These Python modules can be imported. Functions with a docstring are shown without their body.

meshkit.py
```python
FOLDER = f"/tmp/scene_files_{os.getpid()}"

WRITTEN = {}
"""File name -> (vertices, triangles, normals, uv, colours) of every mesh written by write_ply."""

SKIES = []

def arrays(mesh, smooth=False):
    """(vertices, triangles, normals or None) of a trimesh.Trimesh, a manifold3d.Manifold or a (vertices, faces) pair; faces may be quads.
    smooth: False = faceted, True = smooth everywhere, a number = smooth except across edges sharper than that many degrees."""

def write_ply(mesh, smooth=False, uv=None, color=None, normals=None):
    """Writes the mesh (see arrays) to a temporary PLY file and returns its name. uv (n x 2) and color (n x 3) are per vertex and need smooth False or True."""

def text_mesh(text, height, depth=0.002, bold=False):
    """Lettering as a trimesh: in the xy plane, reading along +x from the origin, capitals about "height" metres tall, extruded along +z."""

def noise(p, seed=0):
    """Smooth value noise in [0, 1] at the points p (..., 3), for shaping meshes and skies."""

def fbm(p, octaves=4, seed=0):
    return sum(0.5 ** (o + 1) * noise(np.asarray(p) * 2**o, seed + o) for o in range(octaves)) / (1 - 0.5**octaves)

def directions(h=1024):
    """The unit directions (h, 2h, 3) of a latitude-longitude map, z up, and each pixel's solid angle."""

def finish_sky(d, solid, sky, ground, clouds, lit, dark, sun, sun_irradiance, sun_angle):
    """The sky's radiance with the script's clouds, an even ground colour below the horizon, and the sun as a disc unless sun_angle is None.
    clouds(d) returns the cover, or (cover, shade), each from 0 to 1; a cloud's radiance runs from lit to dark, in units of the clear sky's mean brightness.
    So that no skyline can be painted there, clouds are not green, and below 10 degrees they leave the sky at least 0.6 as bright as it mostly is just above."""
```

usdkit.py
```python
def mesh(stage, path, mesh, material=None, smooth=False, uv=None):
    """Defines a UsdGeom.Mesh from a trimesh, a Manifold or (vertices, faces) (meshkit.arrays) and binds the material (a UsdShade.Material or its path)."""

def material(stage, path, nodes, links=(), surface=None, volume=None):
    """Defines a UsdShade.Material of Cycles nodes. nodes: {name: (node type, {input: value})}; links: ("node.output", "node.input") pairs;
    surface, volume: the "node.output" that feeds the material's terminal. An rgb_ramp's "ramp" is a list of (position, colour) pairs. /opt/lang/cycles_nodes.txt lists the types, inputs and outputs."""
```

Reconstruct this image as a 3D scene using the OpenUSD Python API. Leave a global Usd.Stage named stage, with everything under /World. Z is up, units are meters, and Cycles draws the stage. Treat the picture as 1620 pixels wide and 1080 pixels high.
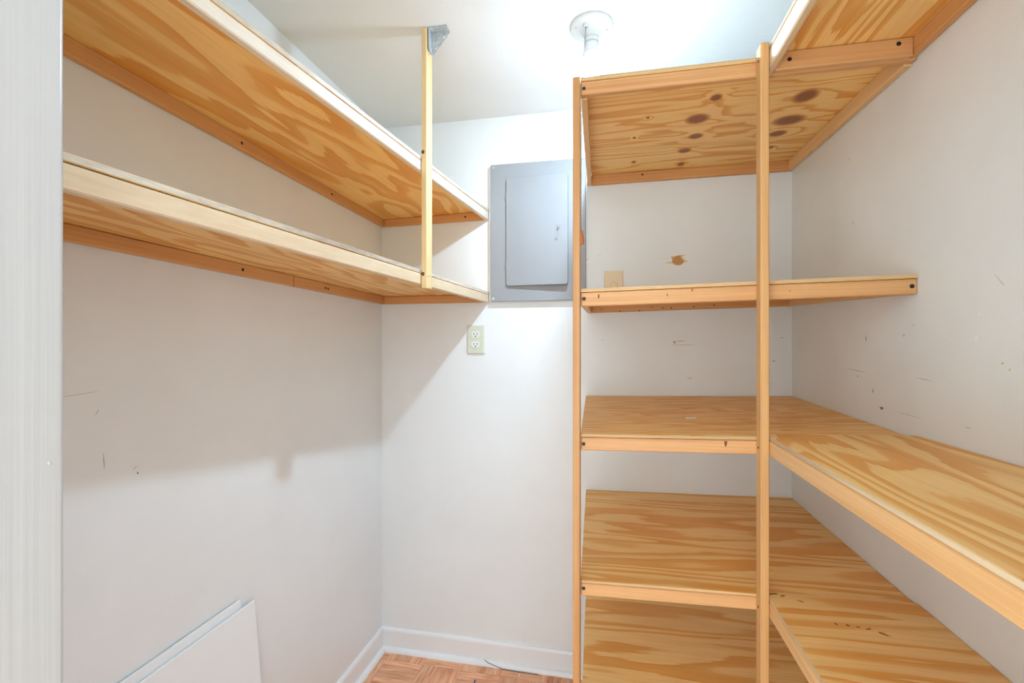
import math, random
import numpy as np, trimesh, manifold3d as m3, usdkit, meshkit
from pxr import Usd, UsdGeom, UsdLux, UsdShade, Gf, Sdf
from shapely.geometry import Polygon, Point, box as sbox
from shapely import affinity

random.seed(7); rng = np.random.default_rng(7)
stage = Usd.Stage.CreateInMemory()
UsdGeom.SetStageUpAxis(stage, UsdGeom.Tokens.z); UsdGeom.SetStageMetersPerUnit(stage, 1.0)
UsdGeom.Xform.Define(stage, '/World'); UsdGeom.Scope.Define(stage, '/World/Looks')

# ------------------------------------------------------------------ camera, light, exposure
W, H, F = 1.583, 2.2, 737.74
cam = UsdGeom.Camera.Define(stage, '/World/camera')
cam.AddTranslateOp().Set(Gf.Vec3d(0.9368, -1.8301, 1.2871))
cam.AddRotateZOp().Set(math.degrees(0.2011)); cam.AddRotateXOp().Set(90.0)
cam.CreateHorizontalApertureAttr(36.0); cam.CreateVerticalApertureAttr(24.0)
cam.CreateFocalLengthAttr(36.0 * F / 1620); cam.CreateVerticalApertureOffsetAttr(36.0 * 3.666 / 1620)
cam.CreateClippingRangeAttr(Gf.Vec2f(0.02, 100))
cam.CreateExposureAttr(0.06)
# daylight of the hall outside the closet's doorway
dome = UsdLux.DomeLight.Define(stage, '/World/hall_daylight')
dome.CreateIntensityAttr(1.26); dome.CreateColorAttr(Gf.Vec3f(0.89, 1.0, 1.05))
BULB = np.array([0.893, -0.472, 2.066]); BULB_STRENGTH = 2450.0; BULB_COLOR = (0.73, 1.0, 1.27)

# ------------------------------------------------------------------ materials
def mat(name, nodes, links=(), surface='p.BSDF'):
    return usdkit.material(stage, '/World/Looks/' + name, nodes, links, surface=surface)
def srgb(r, g, b):
    return tuple(((c / 255 + 0.055) / 1.055) ** 2.4 if c > 10 else c / 255 / 12.92 for c in (r, g, b))
def plain(name, col, rough=0.5, **kw):
    return mat(name, {'p': ('principled_bsdf', dict(base_color=col, roughness=rough, **kw))})

def paint(name, c1, c2, rough, scale=3.0, bump=0.15, bscale=260.0, stretch=(1, 1, 1)):
    return mat(name, {
        'g': ('geometry', {}), 'mp': ('mapping', dict(scale=stretch)),
        'n': ('noise_texture', dict(scale=scale, detail=4.0, roughness=0.6)),
        'r': ('rgb_ramp', dict(ramp=[(0.3, c1), (0.7, c2)])),
        'n2': ('noise_texture', dict(scale=bscale, detail=2.0)),
        'b': ('bump', dict(strength=bump, distance=0.0015)),
        'p': ('principled_bsdf', dict(roughness=rough))},
        [('g.position', 'mp.vector'), ('mp.vector', 'n.vector'), ('n.fac', 'r.fac'), ('r.color', 'p.base_color'),
         ('mp.vector', 'n2.vector'), ('n2.fac', 'b.height'), ('b.normal', 'p.normal')])

def ply(name, axis, seed, light, dark, contours=7.0, cross=5.0, along=0.9, knots=(), rough=0.5, thin=0.55, bounce_grey_top=False):
    """Rotary-cut plywood veneer: contour lines of a stretched noise, feathered along the grain; knots = (x, y, a, b)."""
    sc = (along, cross, 3.0) if axis == 'x' else (cross, along, 3.0)
    fs = (5.0, 190.0, 40.0) if axis == 'x' else (190.0, 5.0, 40.0)
    N = {'g': ('geometry', {}),
         'm1': ('mapping', dict(scale=sc, location=(seed * 3.17, seed * 1.91, seed * 0.77))),
         'n1': ('noise_texture', dict(scale=1.0, detail=2.5, roughness=0.42, distortion=0.25)),
         'm2': ('mapping', dict(scale=fs)), 'n2': ('noise_texture', dict(scale=1.0, detail=2.0, roughness=0.6)),
         'k': ('math', dict(math_type='multiply', value2=contours)),
         'f': ('math', dict(math_type='multiply_add', value2=0.34)),
         'fr': ('math', dict(math_type='fraction')),
         'r': ('rgb_ramp', dict(ramp=[(0.0, light), (max(thin - 0.16, .02), light), (thin - .04, tuple(0.78 * a + 0.22 * b for a, b in zip(light, dark))), (thin, tuple(0.3 * a + 0.7 * b for a, b in zip(light, dark))), (0.88, dark), (0.965, dark), (1.0, light)])),
         'r2': ('rgb_ramp', dict(ramp=[(0.3, (0.92, 0.90, 0.87)), (0.7, (1.05, 1.05, 1.05))])),
         'mx': ('mix', dict(mix_type='multiply', fac=1.0)),
         'm3': ('mapping', dict(scale=(2.2, 2.2, 2.2), location=(seed, 0, 0))), 'n3': ('noise_texture', dict(scale=1.0, detail=3.0)),
         'r3': ('rgb_ramp', dict(ramp=[(0.3, (0.93, 0.90, 0.86)), (0.68, (1.05, 1.05, 1.05))])),
         'mx3': ('mix', dict(mix_type='multiply', fac=1.0)),
         'b': ('bump', dict(strength=0.12, distance=0.001)),
         'p': ('principled_bsdf', dict(roughness=rough))}
    L = [('g.position', 'm1.vector'), ('m1.vector', 'n1.vector'), ('g.position', 'm2.vector'), ('m2.vector', 'n2.vector'),
         ('n1.fac', 'k.value1'), ('n2.fac', 'f.value1'), ('k.value', 'f.value3')]
    src = 'f.value'
    masks = []
    for i, (x, y, a, b) in enumerate(knots):
        for tag, q in (('w', 3.2), ('c', 1.0), ('o', 1.45)):
            N[f'km{tag}{i}'] = ('mapping', dict(scale=(1 / (a * q), 1 / (b * q), 0.0), location=(-x / (a * q), -y / (b * q), 0)))
            N[f'kg{tag}{i}'] = ('gradient_texture', dict(gradient_type='spherical'))
            L += [('g.position', f'km{tag}{i}.vector'), (f'km{tag}{i}.vector', f'kg{tag}{i}.vector')]
        N[f'ka{i}'] = ('math', dict(math_type='multiply_add', value2=0.9))
        L += [(f'kgw{i}.fac', f'ka{i}.value1'), (src, f'ka{i}.value3')]
        src = f'ka{i}.value'
    L += [(src, 'fr.value1'), ('fr.value', 'r.fac'), ('n2.fac', 'r2.fac'), ('r.color', 'mx.color1'), ('r2.color', 'mx.color2'),
          ('g.position', 'm3.vector'), ('m3.vector', 'n3.vector'), ('n3.fac', 'r3.fac'), ('mx.color', 'mx3.color1'), ('r3.color', 'mx3.color2'),
          ('n2.fac', 'b.height'), ('b.normal', 'p.normal')]
    src = 'mx3.color'
    for i in range(len(knots)):
        for tag, col, lo, hi in (('o', srgb(186, 114, 50), 0.12, 0.36), ('c', srgb(136, 78, 40), 0.05, 0.34)):
            N[f'kr{tag}{i}'] = ('map_range', dict(from_min=lo, from_max=hi, to_min=0.0, to_max=0.85, clamp=True))
            N[f'kx{tag}{i}'] = ('mix', dict(mix_type='mix', color2=col))
            L += [(f'kg{tag}{i}.fac', f'kr{tag}{i}.value'), (f'kr{tag}{i}.result', f'kx{tag}{i}.fac'), (src, f'kx{tag}{i}.color1')]
            src = f'kx{tag}{i}.color'
    if bounce_grey_top:                            # unseen upper face greyed to cut warm wood bounce onto the ceiling
        N['sx'] = ('separate_xyz', {}); N['up'] = ('math', dict(math_type='greater_than', value2=0.5)); N['dm'] = ('mix', dict(color2=(0.44, 0.385, 0.32)))
        L += [('g.normal', 'sx.vector'), ('sx.z', 'up.value1'), ('up.value', 'dm.fac'), (src, 'dm.color1')]; src = 'dm.color'
    L += [(src, 'p.base_color')]
    return mat(name, N, L)

def lumber(name, axis, light, dark, seed=0.0, rough=0.5, fine=170.0, fac=1.0):
    """Planed softwood: fine straight grain along one axis, broad soft tone change."""
    sc = [fine, fine, fine]; sc['xyz'.index(axis)] = 3.5
    s2 = [26.0, 26.0, 26.0]; s2['xyz'.index(axis)] = 0.9
    return mat(name, {
        'g': ('geometry', {}),
        'm1': ('mapping', dict(scale=tuple(sc))), 'n1': ('noise_texture', dict(scale=1.0, detail=2.0, distortion=0.2)),
        'm2': ('mapping', dict(scale=tuple(s2), location=(seed, seed * 1.7, seed * .3))), 'n2': ('noise_texture', dict(scale=1.0, detail=2.0)),
        'a': ('math', dict(math_type='multiply_add', value2=0.45)), 'h': ('math', dict(math_type='multiply', value2=0.62)),
        'r': ('rgb_ramp', dict(ramp=[(0.30, dark), (0.50, tuple(.6 * a + .4 * b for a, b in zip(light, dark))), (0.66, light)])),
        'b': ('bump', dict(strength=0.10, distance=0.0008)),
        'p': ('principled_bsdf', dict(roughness=rough))},
        [('g.position', 'm1.vector'), ('m1.vector', 'n1.vector'), ('g.position', 'm2.vector'), ('m2.vector', 'n2.vector'),
         ('n2.fac', 'h.value1'), ('n1.fac', 'a.value1'), ('h.value', 'a.value3'), ('a.value', 'r.fac'), ('r.color', 'p.base_color'),
         ('n1.fac', 'b.height'), ('b.normal', 'p.normal')])

PLY_L, PLY_D = (0.96, 0.635, 0.25), (0.83, 0.39, 0.08)
UND_L, UND_D = (0.95, 0.63, 0.24), (0.80, 0.38, 0.08)
M_wall = paint('wall_paint', (0.80, 0.81, 0.80), (0.84, 0.85, 0.845), 0.38)
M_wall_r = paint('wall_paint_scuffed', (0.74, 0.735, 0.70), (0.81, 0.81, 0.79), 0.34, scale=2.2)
M_ceil = paint('ceiling_paint', (0.80, 0.81, 0.81), (0.83, 0.84, 0.84), 0.75, bump=0.35, bscale=120.0)
M_trim = paint('trim_paint', (0.83, 0.83, 0.83), (0.86, 0.86, 0.86), 0.32, bump=0.05)
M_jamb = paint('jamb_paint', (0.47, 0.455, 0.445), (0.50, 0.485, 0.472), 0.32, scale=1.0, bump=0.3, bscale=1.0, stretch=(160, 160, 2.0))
M_ply_ul = ply('plywood_upper_left', 'y', 1.3, UND_L, UND_D, contours=9.0, cross=5.5, along=1.1)
M_ply_ll = ply('plywood_lower_left', 'y', 4.1, UND_L, UND_D, contours=10.0, cross=8.0, along=1.2)
KN = [(1.189, -0.422, .030, .030), (1.449, -0.357, .040, .032), (1.440, -0.498, .027, .034), (1.206, -0.302, .020, .020), (1.449, -0.266, .024, .022),
      (1.190, -0.190, .020, .020), (1.214, -0.538, .014, .018), (1.198, -0.062, .012, .018), (1.465, -0.154, .010, .012), (1.02, -0.33, .005, .008), (1.05, -0.46, .005, .007), (1.03, -.12, .006, .010)]
M_ply_tb = ply('plywood_knotty', 'x', 2.2, (0.95, 0.64, 0.25), (0.80, 0.37, 0.08), contours=14.0, cross=7.0, along=0.7, knots=KN, thin=0.72, bounce_grey_top=True)
M_ply_tr = ply('plywood_top_side', 'y', 6.6, UND_L, UND_D, contours=10.0, cross=9.0, along=0.9)
M_ply_3b = ply('plywood_third_back', 'x', 8.8, PLY_L, PLY_D, contours=13.0, cross=13.0, along=1.2)
M_ply_3r = ply('plywood_third_side', 'y', 3.4, PLY_L, PLY_D, contours=9.0, cross=6.5, along=1.0)
M_ply_4b = ply('plywood_fourth_back', 'x', 5.7, PLY_L, PLY_D, contours=9.0, cross=7.0, along=0.9)
M_ply_4r = ply('plywood_fourth_side', 'x', 9.4, PLY_L, PLY_D, contours=10.0, cross=7.0, along=0.6, thin=0.66)
M_ply_5 = ply('plywood_bottom', 'x', 11.3, PLY_L, PLY_D, contours=9.0, cross=7.0, along=0.9)
M_ply_2 = ply('plywood_second', 'x', 13.3, PLY_L, PLY_D, contours=9.0, cross=7.0, along=0.9)
M_edge_x = lumber('plywood_edge_across', 'x', srgb(226, 190, 138), srgb(150, 112, 74), 2.0, fine=420.0)
M_edge_y = lumber('plywood_edge_deep', 'y', srgb(216, 192, 156), srgb(140, 116, 90), 3.0, fine=420.0)
M_edge_w = lumber('plywood_edge_grey', 'y', srgb(220, 208, 188), srgb(150, 132, 114), 3.0, fine=420.0)
LUM_L, LUM_D = srgb(220, 168, 112), srgb(192, 128, 74)
M_rail_x = lumber('pine_across', 'x', LUM_L, LUM_D, 1.0)
M_rail_y = lumber('pine_deep', 'y', srgb(230, 188, 134), srgb(210, 156, 98), 5.0)
M_post = lumber('pine_upright', 'z', srgb(216, 168, 110), srgb(194, 136, 78), 8.0)
M_post_l = lumber('pine_upright_brown', 'z', srgb(204, 150, 92), srgb(176, 114, 60), 3.0)
M_led_x = lumber('pine_ledger_across', 'x', srgb(218, 160, 100), srgb(192, 126, 70), 4.0)
M_led_y = lumber('pine_ledger_deep', 'y', srgb(218, 162, 102), srgb(194, 130, 74), 6.0)
M_white_y = lumber('pine_pale_rail', 'y', srgb(228, 206, 174), srgb(212, 182, 142), 7.0)
M_white_u = lumber('pine_pale_upper_rail', 'y', srgb(230, 218, 200), srgb(218, 198, 170), 7.7)
M_hang = lumber('pine_pale_post', 'z', srgb(234, 206, 156), srgb(216, 174, 112), 9.0)
M_knot = plain('knot_wood', srgb(112, 62, 34), 0.6)
M_screw = plain('black_screw', (0.03, 0.032, 0.035), 0.45, metallic=0.6)
M_screw_w = plain('zinc_screw', (0.62, 0.65, 0.66), 0.35, metallic=0.9)
M_hole = plain('screw_recess', (0.006, 0.006, 0.006), 0.8)
M_galv = mat('galvanized_steel', {'g': ('geometry', {}), 'n': ('voronoi_texture', dict(scale=180.0)) if False else ('noise_texture', dict(scale=90.0, detail=3.0)),
    'r': ('rgb_ramp', dict(ramp=[(0.35, (0.46, 0.51, 0.53)), (0.65, (0.66, 0.70, 0.72))])), 'p': ('principled_bsdf', dict(metallic=0.45, roughness=0.38))},
    [('g.position', 'n.vector'), ('n.fac', 'r.fac'), ('r.color', 'p.base_color')])
M_panel = paint('panel_grey_enamel', (0.30, 0.295, 0.295), (0.32, 0.315, 0.315), 0.5, bump=0.04)
M_chrome = plain('latch_chrome', (0.7, 0.72, 0.74), 0.2, metallic=1.0)
M_outlet = plain('outlet_plate_ivory', srgb(214, 216, 196), 0.35)
M_recept = plain('outlet_face_ivory', srgb(230, 234, 224), 0.3)
M_slot = plain('outlet_slot', srgb(70, 66, 50), 0.6)
M_blank = plain('blank_plate_tan', srgb(236, 212, 172), 0.4)
M_blank_d = plain('blank_plate_groove', srgb(176, 142, 98), 0.5)
M_porc = plain('lampholder_white', (0.66, 0.67, 0.68), 0.25)
M_ring = plain('lampholder_ring', (0.42, 0.43, 0.42), 0.5)
M_neck = plain('bulb_neck', (0.78, 0.80, 0.83), 0.4)
# a household LED bulb: the diffuser is brightest at its tip and fades towards the collar
M_bulb = mat('bulb_glow', {'g': ('geometry', {}), 'x': ('separate_xyz', {}), 'n': ('map_range', dict(from_min=-1.0, from_max=0.10, to_min=1.0, to_max=0.0, clamp=True)), 'q': ('math', dict(math_type='power', value2=2.6)), 'm': ('math', dict(math_type='multiply_add', value2=BULB_STRENGTH, value3=0.003 * BULB_STRENGTH)),
    'e': ('emission', dict(color=BULB_COLOR))}, [('g.normal', 'x.vector'), ('x.z', 'n.value'), ('n.result', 'q.value1'), ('q.value', 'm.value1'), ('m.value', 'e.strength')], surface='e.emission')
M_chain = plain('bead_chain', (0.30, 0.31, 0.33), 0.35, metallic=0.9)
M_pull = plain('pull_knob_wood', srgb(206, 118, 66), 0.4)
M_board = plain('white_board', (0.86, 0.87, 0.87), 0.5)
M_wire = plain('wire_dark', (0.07, 0.07, 0.07), 0.5)
M_scrap = plain('scrap_white', (0.82, 0.82, 0.82), 0.6)
M_scrap_b = plain('scrap_blue', (0.03, 0.06, 0.35), 0.5)
M_chip = plain('bare_gypsum_paper', srgb(196, 148, 92), 0.9)
M_chip_l = plain('torn_paper_edge', srgb(230, 202, 156), 0.9)
M_scuff = plain('scuff_brown', srgb(188, 160, 124), 0.8)
M_scuff_d = plain('scuff_dark', srgb(140, 104, 72), 0.8)
M_scuff_g = plain('scuff_grey', srgb(200, 192, 180), 0.8)
M_scuff_y = plain('scuff_yellow', srgb(222, 180, 96), 0.7)
M_fill = plain('filler_white', (0.86, 0.86, 0.85), 0.7)
M_stain = plain('shelf_stain', srgb(146, 104, 60), 0.7)
M_grout = plain('floor_joint', srgb(120, 76, 50), 0.7)

def parquet(name, axis):
    sc = (9.0, 75.0, 30.0) if axis == 'x' else (75.0, 9.0, 30.0)
    return mat(name, {
        'g': ('geometry', {}), 'o': ('object_info', {}), 'o1': ('math', dict(math_type='multiply', value2=37.0)), 'cb': ('combine_xyz', {}),
        'm': ('mapping', dict(scale=sc)), 'ad': ('mix', dict(mix_type='add', fac=1.0)),
        'n': ('noise_texture', dict(scale=1.0, detail=3.0, distortion=0.6)),
        'r': ('rgb_ramp', dict(ramp=[(0.28, srgb(206, 130, 90)), (0.48, srgb(232, 166, 124)), (0.70, srgb(246, 194, 156))])),
        'h': ('map_range', dict(from_min=0.0, from_max=1.0, to_min=0.84, to_max=1.10)), 'hv': ('hsv', {}),
        'p': ('principled_bsdf', dict(roughness=0.38))},
        [('g.position', 'm.vector'), ('o.random', 'o1.value1'), ('o1.value', 'cb.z'), ('m.vector', 'ad.color1'), ('cb.vector', 'ad.color2'), ('ad.color', 'n.vector'),
         ('n.fac', 'r.fac'), ('o.random', 'h.value'), ('h.result', 'hv.value'), ('r.color', 'hv.color'), ('hv.color', 'p.base_color')])
M_pq = {'x': parquet('parquet_across', 'x'), 'y': parquet('parquet_deep', 'y')}

# ------------------------------------------------------------------ mesh helpers
def hull(pts):
    return m3.Manifold.hull_points(np.asarray(pts, float))
def hexa(top, bottom, c=0.0012):
    """Board with chamfered edges from four top and four bottom corners in the same order."""
    P = [np.asarray(p, float) for p in list(top) + list(bottom)]
    out = []
    for i, p in enumerate(P):
        k, lay = i % 4, i // 4
        nb = [P[lay * 4 + (k + 1) % 4], P[lay * 4 + (k + 3) % 4], P[(1 - lay) * 4 + k]]
        e = [(q - p) / np.linalg.norm(q - p) for q in nb]
        for a, b in ((0, 1), (0, 2), (1, 2)):
            out.append(p + c * (e[a] + e[b]))
    return hull(out)
def bx(lo, hi, c=0.0012):
    (x0, y0, z0), (x1, y1, z1) = lo, hi
    q = [(x0, y0), (x1, y0), (x1, y1), (x0, y1)]
    return hexa([(x, y, z1) for x, y in q], [(x, y, z0) for x, y in q], c)
def ext(poly, depth):
    return trimesh.creation.extrude_polygon(poly, depth, engine='earcut')
def on_back(poly, y, depth):
    """Polygon in (x, z) standing against the back wall, its rear at y, growing towards -y."""
    t = ext(poly, depth); v = t.vertices
    return trimesh.Trimesh(np.stack([v[:, 0], y - v[:, 2], v[:, 1]], 1), t.faces, process=False)
def on_side(poly, x, depth, sign):
    """Polygon in (y, z) against a side wall at x, growing along sign * x."""
    t = ext(poly, depth); v = t.vertices
    f = t.faces if sign > 0 else t.faces[:, ::-1]
    return trimesh.Trimesh(np.stack([x + sign * v[:, 2], v[:, 0], v[:, 1]], 1), f, process=False)
def lathe(profile, center, n=40):
    t = trimesh.creation.revolve(np.array(profile, float), sections=n)
    t.apply_translation(center); return t
def tube(pts, r, n=8):
    pts = [np.asarray(p, float) for p in pts]; parts = []
    for a, b in zip(pts[:-1], pts[1:]):
        parts.append(trimesh.creation.cylinder(radius=r, segment=[a, b], sections=n))
    for p in pts:
        s = trimesh.creation.icosphere(subdivisions=1, radius=r); s.apply_translation(p); parts.append(s)
    return trimesh.util.concatenate(parts)
def cat(*ms):
    out = []
    for m in ms:
        v, f, _ = meshkit.arrays(m); out.append(trimesh.Trimesh(v, f, process=False))
    return trimesh.util.concatenate(out)
def rrect(x0, z0, x1, z1, r):
    return sbox(x0 + r, z0 + r, x1 - r, z1 - r).buffer(r, quad_segs=6)

used = {}
def path_of(parent, name):
    base = parent + '/' + name
    k = used.get(base, 0); used[base] = k + 1
    return base if k == 0 else f'{base}_{k:03d}'
ORIGIN = {}
def thing(name, label, category, origin=(0, 0, 0), group=None, kind=None):
    p = path_of('/World', name); x = UsdGeom.Xform.Define(stage, p); x.AddTranslateOp().Set(Gf.Vec3d(*map(float, origin)))
    pr = x.GetPrim(); pr.SetCustomDataByKey('label', label); pr.SetCustomDataByKey('category', category)
    if group: pr.SetCustomDataByKey('group', group)
    if kind: pr.SetCustomDataByKey('kind', kind)
    ORIGIN[p] = np.array(origin, float); return p
def part(parent, name, mesh, material, smooth=30, label=None, kind=None):
    p = path_of(parent, name)
    v, f, _ = meshkit.arrays(mesh)
    o = ORIGIN.get(parent, np.zeros(3)); ORIGIN[p] = o
    t = trimesh.Trimesh(v - o, f, process=True)
    m = usdkit.mesh(stage, p, t, material, smooth=smooth)
    if label: m.GetPrim().SetCustomDataByKey('label', label)
    if kind: m.GetPrim().SetCustomDataByKey('kind', kind)
    return p
def structure(name, mesh, material, label=None, category=None, smooth=30):
    p = path_of('/World', name)
    v, f, _ = meshkit.arrays(mesh)
    m = usdkit.mesh(stage, p, trimesh.Trimesh(v, f, process=True), material, smooth=smooth).GetPrim()
    m.SetCustomDataByKey('kind', 'structure'); ORIGIN[p] = np.zeros(3)
    if label: m.SetCustomDataByKey('label', label)
    if category: m.SetCustomDataByKey('category', category)
    return p

def screw(parent, pos, normal, r=0.0042, m=None, recess=True):
    """A countersunk screw head, slightly proud, with a cross recess."""
    n = np.array(normal, float)
    prof = [(0, 0.0009), (r * 0.72, 0.0009), (r, 0.0003), (r, -0.002), (0, -0.002)]
    T = trimesh.geometry.align_vectors([0, 0, 1], n); T[:3, 3] = pos
    head = trimesh.creation.revolve(np.array(prof), sections=16)
    cross = [trimesh.creation.box((r * 1.0, r * 0.26, 0.0004)), trimesh.creation.box((r * 0.26, r * 1.0, 0.0004))]
    for c in cross: c.apply_translation((0, 0, 0.0010))
    c = trimesh.util.concatenate(cross)
    head.apply_transform(T); c.apply_transform(T)
    return part(parent, 'screw', cat(head), m or M_screw), c

# ------------------------------------------------------------------ the room
YF = -1.50                                   # inner face of the front wall; the doorway is x 0.456 .. 1.24
wl = structure('wall_left', bx((-0.10, -1.62, 0), (0, 0.0, H), 0.0002), M_wall, 'white painted left wall behind the two-tier shelves', 'wall')
wb = structure('wall_back', bx((-0.10, 0.0, 0), (W + 0.10, 0.10, H), 0.0002), M_wall, 'white painted back wall with panel and outlet', 'wall')
wr = structure('wall_right', bx((W, -1.62, 0), (W + 0.10, 0.0, H), 0.0002), M_wall_r, 'scuffed off-white right wall above the corner shelves', 'wall')
structure('wall_front', cat(bx((-0.0, YF - 0.12, 0), (0.436, YF, H), 0.0002), bx((1.26, YF - 0.12, 0), (W, YF, H), 0.0002), bx((0.436, YF - 0.12, 2.06), (1.26, YF, H), 0.0002)), M_wall, 'white front wall around the doorway', 'wall')
structure('ceiling', bx((-0.10, -1.62, H), (W + 0.10, 0.10, H + 0.08), 0.0002), M_ceil, 'white painted closet ceiling', 'ceiling')
structure('ceiling_hall', bx((-1.2, -2.70, H), (1.55, -1.62, H + 0.08), 0.0002), M_ceil, 'white hall ceiling outside the closet doorway', 'ceiling')
structure('wall_hall', bx((1.45, -2.70, 0), (1.55, -1.62, H), 0.0002), M_wall, 'unseen white hall wall added to keep daylight off the left jamb', 'wall')  # unseen wall, added to block hall daylight from the left jamb
# jamb: rounded inner corners
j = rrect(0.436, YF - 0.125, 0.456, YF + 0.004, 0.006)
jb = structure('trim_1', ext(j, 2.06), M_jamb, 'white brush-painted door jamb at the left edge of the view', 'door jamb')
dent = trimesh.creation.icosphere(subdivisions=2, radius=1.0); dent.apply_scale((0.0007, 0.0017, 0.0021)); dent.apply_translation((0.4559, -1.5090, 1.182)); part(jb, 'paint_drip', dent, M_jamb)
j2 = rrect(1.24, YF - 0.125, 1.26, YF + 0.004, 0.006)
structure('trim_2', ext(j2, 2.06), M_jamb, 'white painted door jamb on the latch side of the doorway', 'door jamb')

fl = structure('floor', bx((-0.10, -2.7, -0.06), (W + 0.10, 0.10, -0.004), 0.0002), M_grout, 'parquet floor of small wood strips in a basket pattern', 'floor')
# parquet: 0.158 m blocks of five strips, alternating direction
B = 0.1585; X0 = 0.054 - B; Y0 = -0.068
shown, rest = [], []
for i in range(0, 12):
    for jn in range(-1, 17):
        bx0, by1 = X0 + i * B, Y0 - (jn - 0) * B + 0.0
        across = (i + jn) % 2 == 1
        for s in range(5):
            w = B / 5; g = 0.0003
            if across: lo, hi = (bx0 + g, by1 - (s + 1) * w + g), (bx0 + B - g, by1 - s * w - g)
            else: lo, hi = (bx0 + s * w + g, by1 - B + g), (bx0 + (s + 1) * w - g, by1 - g)
            lo = (max(lo[0], 0.0), max(lo[1], -2.69)); hi = (min(hi[0], W), min(hi[1], 0.0))
            if hi[0] - lo[0] < 0.004 or hi[1] - lo[1] < 0.004: continue
            (shown if bx0 < 0.95 and by1 - B > -0.75 else rest).append((lo, hi, 'x' if across else 'y'))
for lo, hi, a in shown:
    part(fl, 'strip', bx((*lo, -0.0045), (*hi, 0.0), 0.0004), M_pq[a], smooth=False)
for a in 'xy':
    part(fl, 'strip_field', cat(*[bx((*lo, -0.0045), (*hi, 0.0), 0.0004) for lo, hi, d in rest if d == a]), M_pq[a], smooth=False, kind='stuff')

def baseprof(t=0.012, h=0.090):
    return Polygon([(0, 0), (t, 0), (t, h - 0.014), (t - 0.0015, h - 0.006), (t - 0.005, h - 0.0012), (t - 0.008, h), (0, h)])
def quarter(t=0.012, r=0.017):
    a = np.linspace(0, math.pi / 2, 9)
    return Polygon([(t, 0)] + [(t + r * math.cos(q), r * math.sin(q)) for q in a])
def run_back(poly, x0, x1):                  # profile (distance from the wall, z) swept along x on the back wall
    t = ext(poly, x1 - x0); v = t.vertices
    return trimesh.Trimesh(np.stack([x0 + v[:, 2], -v[:, 0], v[:, 1]], 1), t.faces, process=False)
def run_side(poly, x, sign, y0, y1):
    t = ext(poly, y1 - y0); v = t.vertices
    f = t.faces[:, ::-1] if sign > 0 else t.faces
    return trimesh.Trimesh(np.stack([x + sign * v[:, 0], y0 + v[:, 2], v[:, 1]], 1), f, process=False)
b1 = structure('baseboard_back', run_back(baseprof(), 0, W), M_trim, 'white baseboard along the back wall', 'baseboard')
part(b1, 'shoe_molding', run_back(quarter(), 0.012, W - 0.012), M_trim)
b2 = structure('baseboard_left', run_side(baseprof(), 0, 1, YF, -0.012), M_trim, 'white baseboard along the left wall', 'baseboard')
part(b2, 'shoe_molding', run_side(quarter(), 0, 1, YF, -0.012), M_trim)
b3 = structure('baseboard_right', run_side(baseprof(), W, -1, YF, -0.012), M_trim, 'white baseboard along the right wall under the shelves', 'baseboard')
part(b3, 'shoe_molding', run_side(quarter(), W, -1, YF, -0.012), M_trim)

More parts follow.
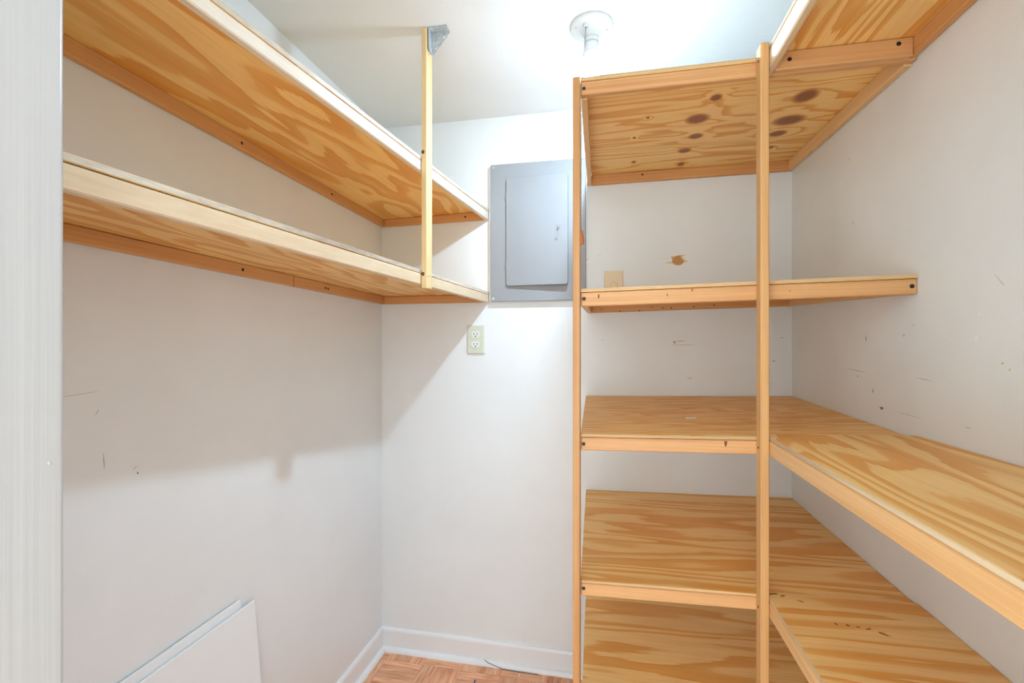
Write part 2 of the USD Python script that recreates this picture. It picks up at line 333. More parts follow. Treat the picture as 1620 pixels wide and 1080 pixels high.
# marks on the walls: thin raised or torn bits with their own outline
def blob(cx, cz, rx, rz, k=9, jit=0.35, rot=0.0):
    a = np.sort(rng.uniform(0, 2 * math.pi, k)); r = 1 + rng.uniform(-jit, jit, k)
    p = Polygon([(rx * q * math.cos(t), rz * q * math.sin(t)) for q, t in zip(r, a)]).buffer(0)
    if p.is_empty or p.geom_type != 'Polygon': p = Point(0, 0).buffer(1); p = affinity.scale(p, rx, rz)
    return affinity.translate(affinity.rotate(p, rot, origin=(0, 0)), cx, cz)
hx, hz = 1.196, 1.599
hole = Polygon([(1.176, 1.604), (1.183, 1.612), (1.195, 1.616), (1.208, 1.617), (1.206, 1.609), (1.212, 1.602), (1.218, 1.594), (1.212, 1.585), (1.203, 1.581), (1.190, 1.581), (1.180, 1.588), (1.175, 1.593)])
torn = Polygon([(1.168, 1.615), (1.195, 1.617), (1.226, 1.620), (1.213, 1.612), (1.217, 1.605), (1.222, 1.600), (1.234, 1.594), (1.218, 1.589), (1.205, 1.580), (1.184, 1.582), (1.168, 1.588), (1.148, 1.590), (1.166, 1.596), (1.178, 1.592), (1.176, 1.604)])
part(wb, 'torn_paper', on_back(torn.buffer(0), 0.0002, 0.0005), M_chip_l, smooth=False, label='torn pale paper edge around the hole')
part(wb, 'torn_patch', on_back(hole, 0.0002, 0.0008), M_chip, smooth=False, label='brown torn patch in the white paint')
for x, z, rx, rz, m in [(1.139, 1.608, .0018, .0016, M_scuff), (1.149, 1.608, .0018, .0016, M_scuff), (1.158, 1.608, .0018, .0016, M_scuff), (1.176, 1.609, .0026, .0026, M_scuff_d), (1.193, 1.607, .0022, .0022, M_scuff_d),
                        (1.184, 1.293, .005, .005, M_scuff), (1.205, 1.2975, .022, .0011, M_scuff), (1.216, 1.283, .046, .0008, M_scuff), (1.551, 1.309, .003, .0015, M_scuff_d), (1.524, 1.225, .006, .0012, M_scuff_d),
                        (1.517, 1.145, .006, .001, M_scuff_g), (0.919, 1.303, .003, .0008, M_scuff_d), (0.861, 1.615, .003, .003, M_scuff_g), (.905, 1.628, .0022, .002, M_scuff_g), (.912, 1.634, .0018, .0016, M_scuff_g), (1.236, 1.160, .010, .003, M_chip_l)]:
    part(wb, 'scuff', on_back(blob(x, z, rx, rz), 0.0002, 0.0006 if m is M_scuff_d and x < 1.2 and z > 1.5 else 0.0004), m, smooth=False)
for y, z, ry, rz, rot, m in [(-0.487, 1.301, .003, .006, 0, M_scuff), (-0.155, 1.317, .002, .0015, 0, M_scuff_d), (-0.489, 1.312, .002, .0012, 0, M_scuff_d), (-0.556, 1.133, .009, .0035, 4, M_scuff_d), (-0.447, 1.203, .002, .004, 0, M_scuff),
                             (-0.518, 1.169, .002, .006, 0, M_scuff), (-0.641, 1.306, .003, .003, 0, M_scuff_g), (-0.849, 1.297, .003, .004, 0, M_fill), (-0.905, 1.255, .0022, .003, 0, M_scuff_y), (-0.918, 1.246, .0022, .003, 0, M_scuff_y),
                             (-0.900, 1.393, .016, .0006, 48, M_scuff_g), (-0.435, 1.217, .05, .0008, 4, M_scuff), (-0.710, 1.213, .025, .0006, 3, M_scuff), (-0.65, 1.1315, .06, .0005, 1, M_scuff), (-0.828, 1.134, .010, .0007, 3, M_scuff),
                             (-0.674, 1.326, .002, .002, 0, M_scuff_g), (-0.421, 1.612, .003, .003, 0, M_chip_l), (-0.401, 1.791, .003, .004, 0, M_chip_l), (-0.855, 1.34, .003, .002, 0, M_fill)]:
    part(wr, 'scuff', on_side(blob(y, z, ry, rz, rot=rot), W + 0.0002, 0.0005, -1), m, smooth=False)
for y, z, ry, rz, rot, m in [(-1.155, 1.196, .030, .0006, 4, M_scuff_g), (-1.052, 1.024, .0028, .003, 0, M_scuff), (-1.057, 1.036, .005, .0009, 40, M_scuff_g), (-1.117, 1.062, .0016, .016, 0, M_scuff_g), (-1.128, 1.160, .008, .0009, 55, M_scuff_g),
                             (-0.480, 0.925, .005, .0012, 20, M_scuff_g), (-0.390, 1.637, .0018, .002, 0, M_scuff), (-0.433, 1.436, .0014, .003, 0, M_scuff)]:
    part(wl, 'scuff', on_side(blob(y, z, ry, rz, rot=rot), -0.0002, 0.0005, 1), m, smooth=False)

# ------------------------------------------------------------------ left: two shelves hung by a post
FX = lambda y: 0.470 + 0.105 * y             # outer face of the front rails (the shelves narrow towards the door)
YN = -1.49                                   # near end, by the front wall
lu = thing('wall_shelf_unit', 'two long plywood shelves with pale front rails on the left wall, hung by a post', 'shelf', (0.2, -0.7, 1.45))
def left_tier(zb_back, zb_near, zp_back, zp_near, zt_back, zt_near, led, mply, recess, gap, mrail):
    """zb: rail bottom; zp: plywood underside; zt: plywood top at the front; led: ledger bottom and top at the back and near ends."""
    r = 0.0165
    lb0, lt0, lb1, lt1 = led
    brd = part(lu, 'shelf_board', hexa([(0.001, YN, lt1 + 0.009), (FX(YN) - recess, YN, zt_near), (FX(-0.001) - recess, -0.001, zt_back), (0.001, -0.001, lt0 + 0.009)],
                                       [(0.001, YN, lt1 + 0.0004), (FX(YN) - recess, YN, zp_near), (FX(-0.001) - recess, -0.001, zp_back), (0.001, -0.001, lt0 + 0.0004)], 0.0007), mply)
    e = 0.0009
    part(brd, 'plywood_edge', hexa([(FX(YN) - recess, YN + .002, zt_near - .0006), (FX(YN) - recess + e, YN + .002, zt_near - .0008), (FX(-.003) - recess + e, -0.003, zt_back - .0008), (FX(-.003) - recess, -0.003, zt_back - .0006)],
                                   [(FX(YN) - recess, YN + .002, zp_near + .0006), (FX(YN) - recess + e, YN + .002, zp_near + .0008), (FX(-.003) - recess + e, -0.003, zp_back + .0008), (FX(-.003) - recess, -0.003, zp_back + .0006)], 0.0002), M_edge_w, label='raw grey plywood edge')
    rail = part(lu, 'front_rail', hexa([(FX(YN) - r, YN, zp_near - gap), (FX(YN), YN, zp_near - gap), (FX(-0.002), -0.002, zp_back - 0.0004), (FX(-0.002) - r, -0.002, zp_back - 0.0004)],
                                       [(FX(YN) - r, YN, zb_near), (FX(YN), YN, zb_near), (FX(-0.002), -0.002, zb_back), (FX(-0.002) - r, -0.002, zb_back)], 0.0022), mrail)
    led_ = part(lu, 'wall_ledger', hexa([(0.0005, YN, lt1), (0.017, YN, lt1), (0.017, -0.0005, lt0), (0.0005, -0.0005, lt0)],
                                        [(0.0005, YN, lb1), (0.017, YN, lb1), (0.017, -0.0005, lb0), (0.0005, -0.0005, lb0)], 0.0018), M_led_y)
    bk = part(lu, 'back_ledger', hexa([(0.0175, -0.017, lt0), (0.448, -0.017, zp_back - 0.0006), (0.448, -0.0005, zp_back - 0.0006), (0.0175, -0.0005, lt0)],
                                      [(0.0175, -0.017, lb0), (0.448, -0.017, zb_back + 0.001), (0.448, -0.0005, zb_back + 0.001), (0.0175, -0.0005, lb0)], 0.0018), M_led_x)
    return rail, led_, bk
ur, ul, ub = left_tier(1.785, 1.788, 1.8195, 1.813, 1.831, 1.824, (1.780, 1.809, 1.795, 1.829), M_ply_ul, 0.0006, 0.0006, M_white_u)
lr, ll, lb = left_tier(1.453, 1.466, 1.4855, 1.500, 1.4965, 1.5105, (1.454, 1.486, 1.470, 1.4995), M_ply_ll, 0.0010, 0.0022, M_white_y)
for y, z in ((-0.794, 1.803), (-0.394, 1.797)): screw(ul, (0.017, y, z), (1, 0, 0), 0.0040)
for y, z in ((-0.791, 1.478), (-0.431, 1.473), (-0.416, 1.4725)): screw(ll, (0.017, y, z), (1, 0, 0), 0.0040)
part(ll, 'ledger_joint', bx((0.0168, -0.5925, 1.457), (0.0173, -0.5905, 1.4945), 0.0001), M_knot, label='dark butt joint between two ledger lengths')
screw(ub, (0.374, -0.017, 1.801), (0, -1, 0), 0.0038); screw(lb, (0.382, -0.017, 1.4735), (0, -1, 0), 0.0038)
for rail, z in ((ur, 1.803), (lr, 1.470)): screw(rail, (FX(-0.012), -0.012, z), (1, -0.1, 0), 0.0030, M_screw_w)
# the hanging post on the outside of both rails
dx, dy = 0.0995, -0.9950                     # rail direction (towards the door)... the post face follows it
def hp(s, o): return (FX(-0.5635) + 0.0006 + o * 0.9945 + s * (-dx) * -1 * 0 + (s) * 0.105 * 1.0, -0.5635 + s + o * -0.1045)
q = [hp(0, 0), hp(0, 0.0165), hp(0.036, 0.0165), hp(0.036, 0)]
pst = part(lu, 'hanging_post', hexa([(x, y, 2.1985) for x, y in q], [(x, y, 1.4475) for x, y in q], 0.0016), M_hang)
def post_front(z, s, r, nm, m):              # flat knots and screws on the outer face
    x, y = hp(s, 0.0165); T = trimesh.geometry.align_vectors([0, 0, 1], [0.9945, -0.1045, 0]); T[:3, 3] = (x, y, z)
    if nm == 'knot':
        t = ext(affinity.scale(Point(0, 0).buffer(1, quad_segs=5), r * .9, r), 0.0004); t.apply_transform(T); part(pst, 'knot', t, m)
for z in (1.8048, 1.484, 2.125): x, y = hp(0.012, 0.0165); screw(pst, (x, y, z), (0.9945, -0.1045, 0), 0.0030, M_screw_w)
for z in (1.840, 1.4885):                    # knots on the face towards the doorway
    x, y = hp(0, 0.006); T = trimesh.geometry.align_vectors([0, 0, 1], [0, -1, 0]); T[:3, 3] = (x, y + 0.0002, z)
    t = ext(Point(0, 0).buffer(0.0055, quad_segs=5), 0.0006); t.apply_transform(T); part(pst, 'knot', t, M_knot)

# galvanised corner bracket between post and ceiling
x0, y0 = hp(0.004, 0.0168)[0] + 0.0032, hp(0.004, 0.0168)[1]
br = thing('corner_bracket', 'small galvanized steel corner bracket screwed to the ceiling beside the hanging post', 'bracket', (x0 + .02, y0, 2.19))
th = 0.0018; yw = y0 + 0.026
part(br, 'post_flange', bx((x0, y0, 2.135), (x0 + th, yw, 2.1995), 0.0005), M_galv)
part(br, 'ceiling_flange', bx((x0 + th, y0, 2.1975), (x0 + 0.056, yw, 2.1995), 0.0005), M_galv)
web = Polygon([(x0 + th, 2.1975), (x0 + 0.056, 2.1975), (x0 + 0.056, 2.190), (x0 + 0.008, 2.133), (x0 + th, 2.135)])
for c in ((x0 + 0.040, 2.181), (x0 + 0.015, 2.152)): web = web.difference(Point(c).buffer(0.0042, quad_segs=6))
part(br, 'gusset', on_back(web, yw, th), M_galv)
for dxx in (0.020, 0.044): screw(br, (x0 + dxx, y0 + 0.012, 2.1975), (0, 0, -1), 0.0042, M_screw_w)
screw(br, (x0 + th, y0 + 0.012, 2.150), (1, 0, 0), 0.0038, M_screw_w)

# ------------------------------------------------------------------ right: L-shaped corner shelving
cs = thing('corner_shelving_unit', 'natural pine and plywood L-shaped corner shelving with two slim posts, filling the right side', 'shelving unit', (1.2, -0.5, 0.0))
YB, XR = -0.689, 1.2845                      # front face of the back rails; outer face of the side rails
pl_ = part(cs, 'post', bx((0.8565, -0.7055, 0.002), (0.8735, -0.6725, 1.926), 0.0016), M_post_l)
pr_ = part(cs, 'post', bx((1.2660, -0.7225, 0.002), (1.2838, -0.6895, 1.946), 0.0022), M_post)
def tiltz(zl, zr): return lambda x: zl + (zr - zl) * (x - 0.878) / (1.58 - 0.878)
def back_tier(ft, bt, mply, edge_t=0.009, rail_h=0.033, full=True, xl=(0.874, 0.857), rail_x1=None, recess=0.0):
    """ft, bt: height of the plywood top at (left, right) along the front and along the back wall."""
    f, b = tiltz(*ft), tiltz(*bt)
    xe = W - 0.001
    y1 = YB + recess
    brd = part(cs, 'shelf_board', hexa([(xl[0], y1, f(xl[0])), (xe, y1, f(xe)), (xe, -0.001, b(xe)), (xl[1], -0.001, b(xl[1]))],
                                       [(xl[0], y1, f(xl[0]) - edge_t), (xe, y1, f(xe) - edge_t), (xe, -0.001, b(xe) - edge_t), (xl[1], -0.001, b(xl[1]) - edge_t)], 0.0007), mply)
    xr = rail_x1 or xe
    part(brd, 'plywood_edge', hexa([(xl[0] + .001, y1 - .0009, f(xl[0]) - .0007), (xr, y1 - .0009, f(xr) - .0007), (xr, y1, f(xr) - .0005), (xl[0] + .001, y1, f(xl[0]) - .0005)],
                                   [(xl[0] + .001, y1 - .0009, f(xl[0]) - edge_t + .0007), (xr, y1 - .0009, f(xr) - edge_t + .0007), (xr, y1, f(xr) - edge_t + .0005), (xl[0] + .001, y1, f(xl[0]) - edge_t + .0005)], 0.0002), M_edge_x, label='raw layered plywood edge')
    g = edge_t + 0.0012
    x0r = 0.8745
    rail = part(cs, 'front_rail', hexa([(x0r, YB, f(x0r) - g), (xe, YB, f(xe) - g), (xe, YB + 0.0165, f(xe) - g), (x0r, YB + 0.0165, f(x0r) - g)],
                                       [(x0r, YB, f(x0r) - g - rail_h), (xe, YB, f(xe) - g - rail_h), (xe, YB + 0.0165, f(xe) - g - rail_h), (x0r, YB + 0.0165, f(x0r) - g - rail_h)], 0.0020), M_rail_x)
    return f, b, brd, rail
def ledgers(f, b, edge_t, h, left=True, xl=(0.874, 0.8620)):
    zb = lambda x: b(x) - edge_t - 0.0004
    zr = lambda y: (b(W) + (f(W) - b(W)) * (y / YB)) - edge_t - 0.0004
    yk = YB + 0.017
    bl = part(cs, 'back_ledger', hexa([(0.8790, -0.017, zb(.879)), (W - .0005, -0.017, zb(W)), (W - .0005, -0.0005, zb(W)), (0.8790, -0.0005, zb(.879))],
                                      [(0.8790, -0.017, zb(.879) - h), (W - .0005, -0.017, zb(W) - h), (W - .0005, -0.0005, zb(W) - h), (0.8790, -0.0005, zb(.879) - h)], 0.0016), M_led_x)
    sl = part(cs, 'side_ledger', hexa([(W - 0.017, yk, zr(yk)), (W - 0.0005, yk, zr(yk)), (W - 0.0005, -0.0175, zr(-.0175)), (W - 0.017, -0.0175, zr(-.0175))],
                                      [(W - 0.017, yk, zr(yk) - h), (W - 0.0005, yk, zr(yk) - h), (W - 0.0005, -0.0175, zr(-.0175) - h), (W - 0.017, -0.0175, zr(-.0175) - h)], 0.0016), M_rail_y)
    ec = None
    if left:
        za = f(.87) - edge_t - 0.0004; zc = b(.87) - edge_t - 0.0004
        ec = part(cs, 'end_cleat', hexa([(xl[0], yk, za), (xl[0] + .016, yk, za), (xl[1] + .016, -0.0005, zc), (xl[1], -0.0005, zc)],
                                        [(xl[0], yk, za - h), (xl[0] + .016, yk, za - h), (xl[1] + .016, -0.0005, zc - h), (xl[1], -0.0005, zc - h)], 0.0016), M_rail_y)
    return bl, sl, ec
def side_tier(zt, mply, edge_t=0.008, rail_h=0.036, mrail=None, recess=0.001, y_start=None):
    """Side shelf along the right wall: zt = plywood top at (front edge, wall)."""
    ys = y_start or (YB - 0.0012)
    m = mrail or M_rail_y
    xe = W - 0.001; xo = XR + recess
    brd = part(cs, 'shelf_board', hexa([(xo, YN, zt[0]), (xe, YN, zt[1]), (xe, ys, zt[1]), (xo, ys, zt[0])],
                                       [(xo, YN, zt[0] - edge_t), (xe, YN, zt[1] - edge_t), (xe, ys, zt[1] - edge_t), (xo, ys, zt[0] - edge_t)], 0.0007), mply)
    part(brd, 'plywood_edge', bx((xo - 0.0009, YN, zt[0] - edge_t + .0007), (xo + .0004, ys - .001, zt[0] - .0005), 0.0002), M_edge_y, label='raw grey plywood edge')
    z = zt[0] - edge_t - 0.0008
    rail = part(cs, 'front_rail', bx((XR, YN, z - rail_h), (XR + 0.0165, ys, z), 0.0026), m)
    zl = zt[1] - edge_t - 0.0006
    sl = part(cs, 'side_ledger', bx((W - 0.017, YN, zl - 0.034), (W - 0.0005, ys, zl), 0.0016), M_led_y)
    return brd, rail, sl

# top tier
f, b, tb, rail = back_tier((1.9325, 1.9335), (1.943, 1.947), M_ply_tb, 0.0095, 0.032, xl=(0.8745, 0.879))
screw(rail, (0.882, YB, 1.905), (0, -1, 0), 0.0042)
bl, sl, ec = ledgers(f, b, 0.0095, 0.036)
screw(bl, (1.067, -0.017, 1.922), (0, -1, 0), 0.0036)
tr, rl, sl = side_tier((1.9405, 1.9405), M_ply_tr, 0.0095, 0.040, mrail=M_white_y)
cl = part(cs, 'cross_cleat', bx((1.3015, -0.7065, 1.8905), (1.5655, -0.6902, 1.9300), 0.0018), M_rail_x)
for x, z in ((1.329, 1.911), (1.538, 1.918)): screw(cl, (x, -0.7065, z), (0, -1, 0), 0.0046)
# second tier: only along the back wall
f, b, t2, rail = back_tier((1.4205, 1.4350), (1.4475, 1.4630), M_ply_2, 0.0085, 0.033, xl=(0.874, 0.8595))
for x, z in ((0.882, 1.396), (1.572, 1.4095)): screw(rail, (x, YB, z), (0, -1, 0), 0.0046)
for x, z, r in ((0.917, 1.401, .004), (1.336, 1.405, .0016), (1.075, 1.402, .003), (1.13, 1.411, .003)):
    part(rail, 'knot', on_back(blob(x, z, r * .6, r * 1.3, jit=.2), YB + 0.0002, 0.0006), M_knot, smooth=False)
bl, sl, ec = ledgers(f, b, 0.0085, 0.033)
for x in (0.915, 0.985, 1.055, 1.10, 1.14, 1.17, 1.25, 1.32): part(bl, 'knot', on_back(blob(x, 1.414 + (x - .9) * .021 + rng.uniform(-.006, .010), .0035, .0028, jit=.2), -0.0168, 0.0005), M_knot, smooth=False)
# third tier
f, b, t3, rail = back_tier((1.0690, 1.0840), (1.0865, 1.1010), M_ply_3b, 0.0075, 0.031)
screw(rail, (0.881, YB, 1.045), (0, -1, 0), 0.0044)
part(rail, 'knot', on_back(Polygon([(1.199, 1.0645), (1.206, 1.0645), (1.204, 1.055), (1.201, 1.051)]), YB + 0.0002, 0.0006), M_knot, smooth=False)
ledgers(f, b, 0.0075, 0.033, left=False)
side_tier((1.0845, 1.0925), M_ply_3r, 0.0085, 0.034)
part(t3, 'gouge', bx((0.0, 0.0, 0.0), (0.0005, 0.0005, 0.0005), 0.0001), M_knot) if False else None
# fourth tier
f, b, t4, rail = back_tier((0.7150, 0.7310), (0.7225, 0.7380), M_ply_4b, 0.0065, 0.030)
screw(rail, (0.881, YB, 0.6955), (0, -1, 0), 0.0044)
ledgers(f, b, 0.0065, 0.033, left=False)
b4, r4, s4 = side_tier((0.7320, 0.7370), M_ply_4r, 0.0065, 0.036)
def flat_mark(parent, x, y, z, rx, ry, m=None, name='stain', rot=0.0):
    t = ext(blob(x, y, rx, ry, k=8, jit=.4, rot=rot), 0.0005); t.apply_translation((0, 0, z)); part(parent, name, t, m or M_stain, smooth=False)
z4 = lambda x: 0.7320 + (x - XR) / (W - XR) * 0.005 - 0.0002
for x, y, rx, ry, rot in ((1.300, -0.699, .012, .005, 0), (1.318, -0.706, .007, .004, 0), (1.452, -0.818, .011, .0035, -40), (1.434, -0.806, .007, .002, 20), (1.417, -0.803, .004, .002, 0), (1.40, -0.800, .003, .006, 0), (1.380, -0.800, .002, .005, 0), (1.345, -.722, .006, .0015, -30)):
    flat_mark(b4, x, y, z4(x), rx, ry, rot=rot)
flat_mark(t4, 0.905, -0.237, 0.7198, .003, .003)
# bottom tier
f, b, t5, rail = back_tier((0.3450, 0.3600), (0.3520, 0.3660), M_ply_5, 0.0065, 0.030)
ledgers(f, b, 0.0065, 0.033, left=False)
side_tier((0.3620, 0.3660), M_ply_5, 0.0065, 0.036)
for z in (1.914, 1.0565, 0.703): screw(pr_, (1.2660, -0.706, z), (-1, 0, 0), 0.0028, M_screw)

# ------------------------------------------------------------------ electrical panel
ep = thing('electrical_panel', 'grey steel electrical breaker panel with a slightly ajar door on the back wall', 'electrical panel', (0.668, 0.0, 1.456))
part(ep, 'box_rim', bx((0.4725, -0.012, 1.462), (0.8565, -0.0005, 1.998), 0.001), M_trim, label='white painted rim of the box behind the cover')
part(ep, 'cover', bx((0.480, -0.0200, 1.4555), (0.857, -0.0125, 2.0015), 0.0014), M_panel)
px0, px1, pz0, pz1 = 0.547, 0.7905, 1.5165, 1.9405
rec = rrect(px0 - 0.004, 1.512, px1 + 0.003, pz1 + 0.002, 0.012)
part(ep, 'door_lip', on_back(rec.difference(rrect(px0 - 0.001, 1.5145, px1 - 0.0005, pz1 - 0.001, 0.010)), -0.0198, 0.0016), M_panel)
dr = on_back(rrect(px0, pz0, px1, pz1, 0.010), -0.0205, 0.0075)
T = trimesh.transformations.rotation_matrix(math.radians(-3.6), (0, 0, 1), (px0, -0.0205, 0)); dr.apply_transform(T)
door = part(ep, 'door', dr, M_panel)
for z in (1.868, 1.596):
    part(ep, 'hinge', cat(trimesh.creation.cylinder(radius=0.0032, segment=[(px0 - .0035, -0.0225, z - .013), (px0 - .0035, -0.0225, z + .013)], sections=14), bx((px0 - .009, -0.0222, z - .011), (px0 - .004, -0.0200, z + .011), 0.0004)), M_panel)
lx, ly = 0.7535, -0.0440
tg = part(ep, 'latch', cat(bx((lx - 0.004, ly - 0.003, 1.736), (lx + 0.005, ly + 0.001, 1.747), 0.001), trimesh.creation.cylinder(radius=0.0028, segment=[(lx - .001, ly - .005, 1.7315), (lx + .003, ly - .005, 1.7375)], sections=12)), M_chrome)
a = np.linspace(0, 2 * math.pi, 21)
part(tg, 'pull_ring', tube([(lx - 0.004 + 0.0052 * math.cos(t) + 0.010 * (math.sin(t)) * 0.35, ly - 0.004, 1.714 + 0.021 * math.sin(t)) for t in a], 0.0009, 6), M_chrome)
for x, z in ((0.4905, 1.9905), (0.4905, 1.4675), (0.8465, 1.9905), (0.8465, 1.4675)): screw(ep, (x, -0.0200, z), (0, -1, 0), 0.0052, M_screw_w)

# ------------------------------------------------------------------ outlet and blank plate
ox, oz = 0.4145, 1.3045
ot = thing('wall_outlet', 'pale ivory duplex outlet on the back wall below the electrical panel', 'outlet', (ox, 0, oz))
part(ot, 'plate', hull([(ox + sx * (0.0360 - i), -d, oz + sz * (0.0580 - i)) for sx in (-1, 1) for sz in (-1, 1) for d, i in ((0.0003, 0), (0.0045, 0), (0.0068, 0.0035))]), M_outlet)
for c in (1.3245, 1.2840):
    face = Point(ox, c).buffer(0.0172, quad_segs=10).intersection(sbox(ox - .0172, c - .0132, ox + .0172, c + .0132))
    fc = part(ot, 'receptacle', on_back(face, -0.0066, 0.0022), M_recept)
    for s, h in ((-1, .0085), (1, .0072)):
        part(fc, 'slot', on_back(sbox(ox + s * .0064 - .0013, c + .0028 - h / 2, ox + s * .0064 + .0013, c + .0028 + h / 2), -0.0087, 0.0004), M_slot, smooth=False)
    part(fc, 'ground_hole', on_back(Point(ox, c - .0072).buffer(0.0026).intersection(sbox(ox - 1, c - .0092, ox + 1, 5)), -0.0087, 0.0004), M_hole, smooth=False)
screw(ot, (ox, -0.0066, oz), (0, -1, 0), 0.0024, M_outlet)
bxx = 0.9615
bp_ = thing('blank_wall_plate', 'tan blank wall plate half hidden behind the upper middle shelf', 'wall plate', (bxx, 0, 1.508))
part(bp_, 'plate', hull([(bxx + sx * (0.0355 - i), -d, 1.508 + sz * (0.0575 - i)) for sx in (-1, 1) for sz in (-1, 1) for d, i in ((0.0003, 0), (0.0040, 0), (0.0058, 0.003))]), M_blank)
part(bp_, 'knockout_ring', on_back(Point(bxx, 1.508).buffer(0.0145, quad_segs=10).difference(Point(bxx, 1.508).buffer(0.0135, quad_segs=10)), -0.0057, 0.0004), M_blank_d)
for z in (1.538, 1.478): screw(bp_, (bxx, -0.0057, z), (0, -1, 0), 0.0026, M_screw_w)

# ------------------------------------------------------------------ ceiling lamp
cx, cy = BULB[0], BULB[1]
lp = thing('ceiling_lamp', 'white porcelain pull-chain ceiling lampholder with one lit bare bulb', 'ceiling lamp', (cx, cy, H))
part(lp, 'base', lathe([(0, -0.0005), (0.0600, -0.0005), (0.0610, -0.004), (0.0600, -0.0085), (0.0560, -0.0110), (0.0480, -0.0125), (0.0360, -0.0150), (0.0285, -0.0190), (0.0235, -0.0250), (0.0210, -0.0320), (0.0203, -0.0365), (0, -0.0365)][::-1], (cx, cy, H), 56), M_porc, smooth=50)
part(lp, 'socket_ring', lathe([(0, 0), (0.0200, 0), (0.0200, -0.0020), (0.0204, -0.0022), (0.0204, -0.0125), (0.0196, -0.0140), (0.0196, -0.0152), (0, -0.0152)][::-1], (cx, cy, H - 0.0366), 40), M_porc, smooth=35)
for z in (H - 0.0376, H - 0.0512): part(lp, 'ring_line', lathe([(0.0190, 0.0006), (0.0207, 0.0006), (0.0207, -0.0006), (0.0190, -0.0006)][::-1], (cx, cy, z), 40), M_ring)
part(lp, 'bulb_collar', lathe([(0, 0), (0.0165, 0), (0.0168, -0.004), (0.0175, -0.018), (0.0200, -0.030), (0, -0.030)][::-1], (cx, cy, H - 0.0519), 36), M_neck, smooth=50, label='white plastic bulb collar')
zc = H - 0.0519 - 0.0700
prof = [(0, zc + 0.0398), (0.0200, zc + 0.0398), (0.0235, zc + 0.030), (0.0272, zc + 0.016), (0.0290, zc + 0.006)] + [(0.0294 * math.cos(t), zc + 0.0300 * math.sin(t)) for t in np.linspace(0, -math.pi / 2, 14)]
prof[-1] = (0, prof[-1][1])
part(lp, 'bulb', lathe(prof[::-1], (cx, cy, 0), 36), M_bulb, smooth=50, label='lit frosted white bulb')
bos = (0.8785, -0.5010)
part(lp, 'chain_boss', lathe([(0, -0.0095), (0.0085, -0.0095), (0.0085, -0.019), (0.0070, -0.0215), (0.0030, -0.0215), (0.0030, -0.0185), (0, -0.0185)][::-1], (bos[0], bos[1], H), 24), M_porc, smooth=40)
beads = []
pth = [np.array([bos[0], bos[1], H - 0.0190]), np.array([0.8735, -0.5045, 2.102]), np.array([0.8695, -0.5065, 2.040]), np.array([0.8655, -0.508, 1.930]), np.array([0.8652, -0.508, 1.604])]
for a_, b_ in zip(pth[:-1], pth[1:]):
    n = max(1, int(np.linalg.norm(b_ - a_) / 0.0046))
    for i in range(n):
        s = trimesh.creation.icosphere(subdivisions=1, radius=0.0016); s.apply_translation(a_ + (b_ - a_) * i / n); beads.append(s)
beads.append(tube(pth, 0.0004, 5))
ch = part(lp, 'pull_chain', trimesh.util.concatenate(beads), M_chain, smooth=True, label='beaded metal pull chain')
part(ch, 'pull_knob', lathe([(0, 0.020), (0.0022, 0.0195), (0.0040, 0.017), (0.0058, 0.008), (0.0074, -0.004), (0.0078, -0.012), (0.0068, -0.018), (0.0040, -0.0215), (0, -0.022)][::-1], (0.8658, -0.508, 1.586), 24), M_pull, smooth=60, label='orange-brown wooden pull knob')
for sx, sy, rr in ((-0.043, -0.020, 20), (0.044, 0.006, 20)):
    part(lp, 'mounting_slot', cat(lathe([(0, 0.0005), (0.0026, 0.0005), (0.0030, -0.0008), (0, -0.0012)][::-1], (cx + sx, cy + sy, H - 0.0132), 14),
         trimesh.creation.box((0.006, 0.0022, 0.0008), trimesh.transformations.translation_matrix((cx + sx * 0.80, cy + sy * 0.8 + .002, H - 0.0138)))), M_ring)

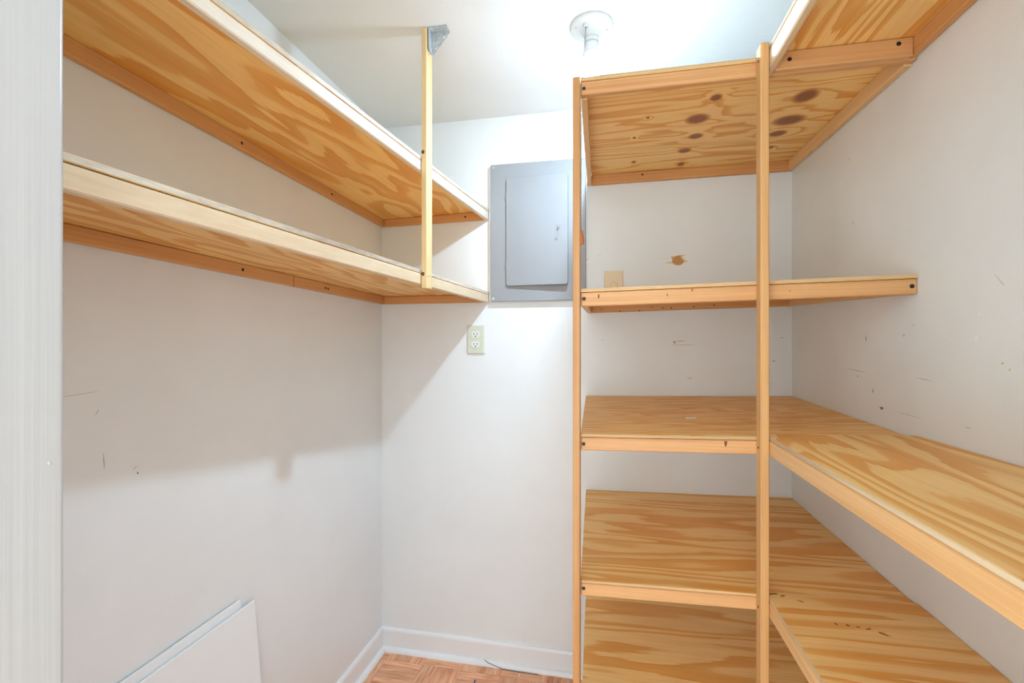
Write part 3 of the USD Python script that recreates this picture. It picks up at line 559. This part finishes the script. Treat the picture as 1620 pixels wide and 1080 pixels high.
# ------------------------------------------------------------------ white boards leaning on the left wall
def board(name, label, ztop, xt, ya, yb_, lean, t, foot):
    """Thin stiff sheet leaning on the wall: top edge at height ztop and distance xt, foot on the floor in front of the molding."""
    th_ = thing(name, label, 'board', (foot, (ya + yb_) / 2, 0), group=None)
    xb = foot
    return part(th_, 'sheet', hexa([(xt, ya, ztop), (xt + t, ya, ztop), (xt + t, yb_, ztop), (xt, yb_, ztop)], [(xb, ya, 0.0005), (xb + t, ya, 0.0005), (xb + t, yb_, 0.0005), (xb, yb_, 0.0005)], 0.0006), M_board)
board('white_board', 'white board leaning on the left wall, taller rear one of the pair', 0.626, 0.0040, -1.42, -0.790, 0, 0.005, 0.060)
board('white_board', 'white board leaning on the left wall, lower front one reaching nearer the corner', 0.606, 0.0140, -1.40, -0.752, 0, 0.005, 0.070)

# ------------------------------------------------------------------ litter on the floor and shelf
wi = thing('loose_wire', 'thin dark wire lying bent over the shoe molding of the back wall', 'wire', (0.56, -0.025, 0))
part(wi, 'strand', tube([(0.455, -0.0175, 0.019), (0.47, -0.0255, 0.0155), (0.500, -0.0305, 0.010), (0.530, -0.0315, 0.0022), (0.58, -0.0325, 0.0015), (0.64, -0.0325, 0.0015), (0.675, -0.034, 0.0015)], 0.0011, 6), M_wire)
s1 = thing('paper_scrap', 'tiny white paper scrap on the parquet near the back wall', 'scrap', (0.603, -0.05, 0))
part(s1, 'flake', bx((0.6005, -0.058, 0.0002), (0.6045, -0.040, 0.0020), 0.0004), M_scrap)
s2 = thing('plastic_scrap', 'tiny blue plastic scrap on the parquet floor', 'scrap', (0.443, -0.117, 0))
part(s2, 'flake', bx((0.4405, -0.124, 0.0002), (0.4455, -0.110, 0.0030), 0.0006), M_scrap_b)
s3 = thing('paper_flake', 'small white flake on the third plywood shelf between the posts', 'scrap', (1.155, -0.51, 1.085))
fl3 = ext(Polygon([(1.143, -0.516), (1.149, -0.508), (1.158, -0.507), (1.168, -0.499), (1.170, -0.510), (1.160, -0.516), (1.150, -0.520)]), 0.0012); fl3.apply_translation((0, 0, 1.0885))
part(s3, 'flake', fl3, M_scrap)
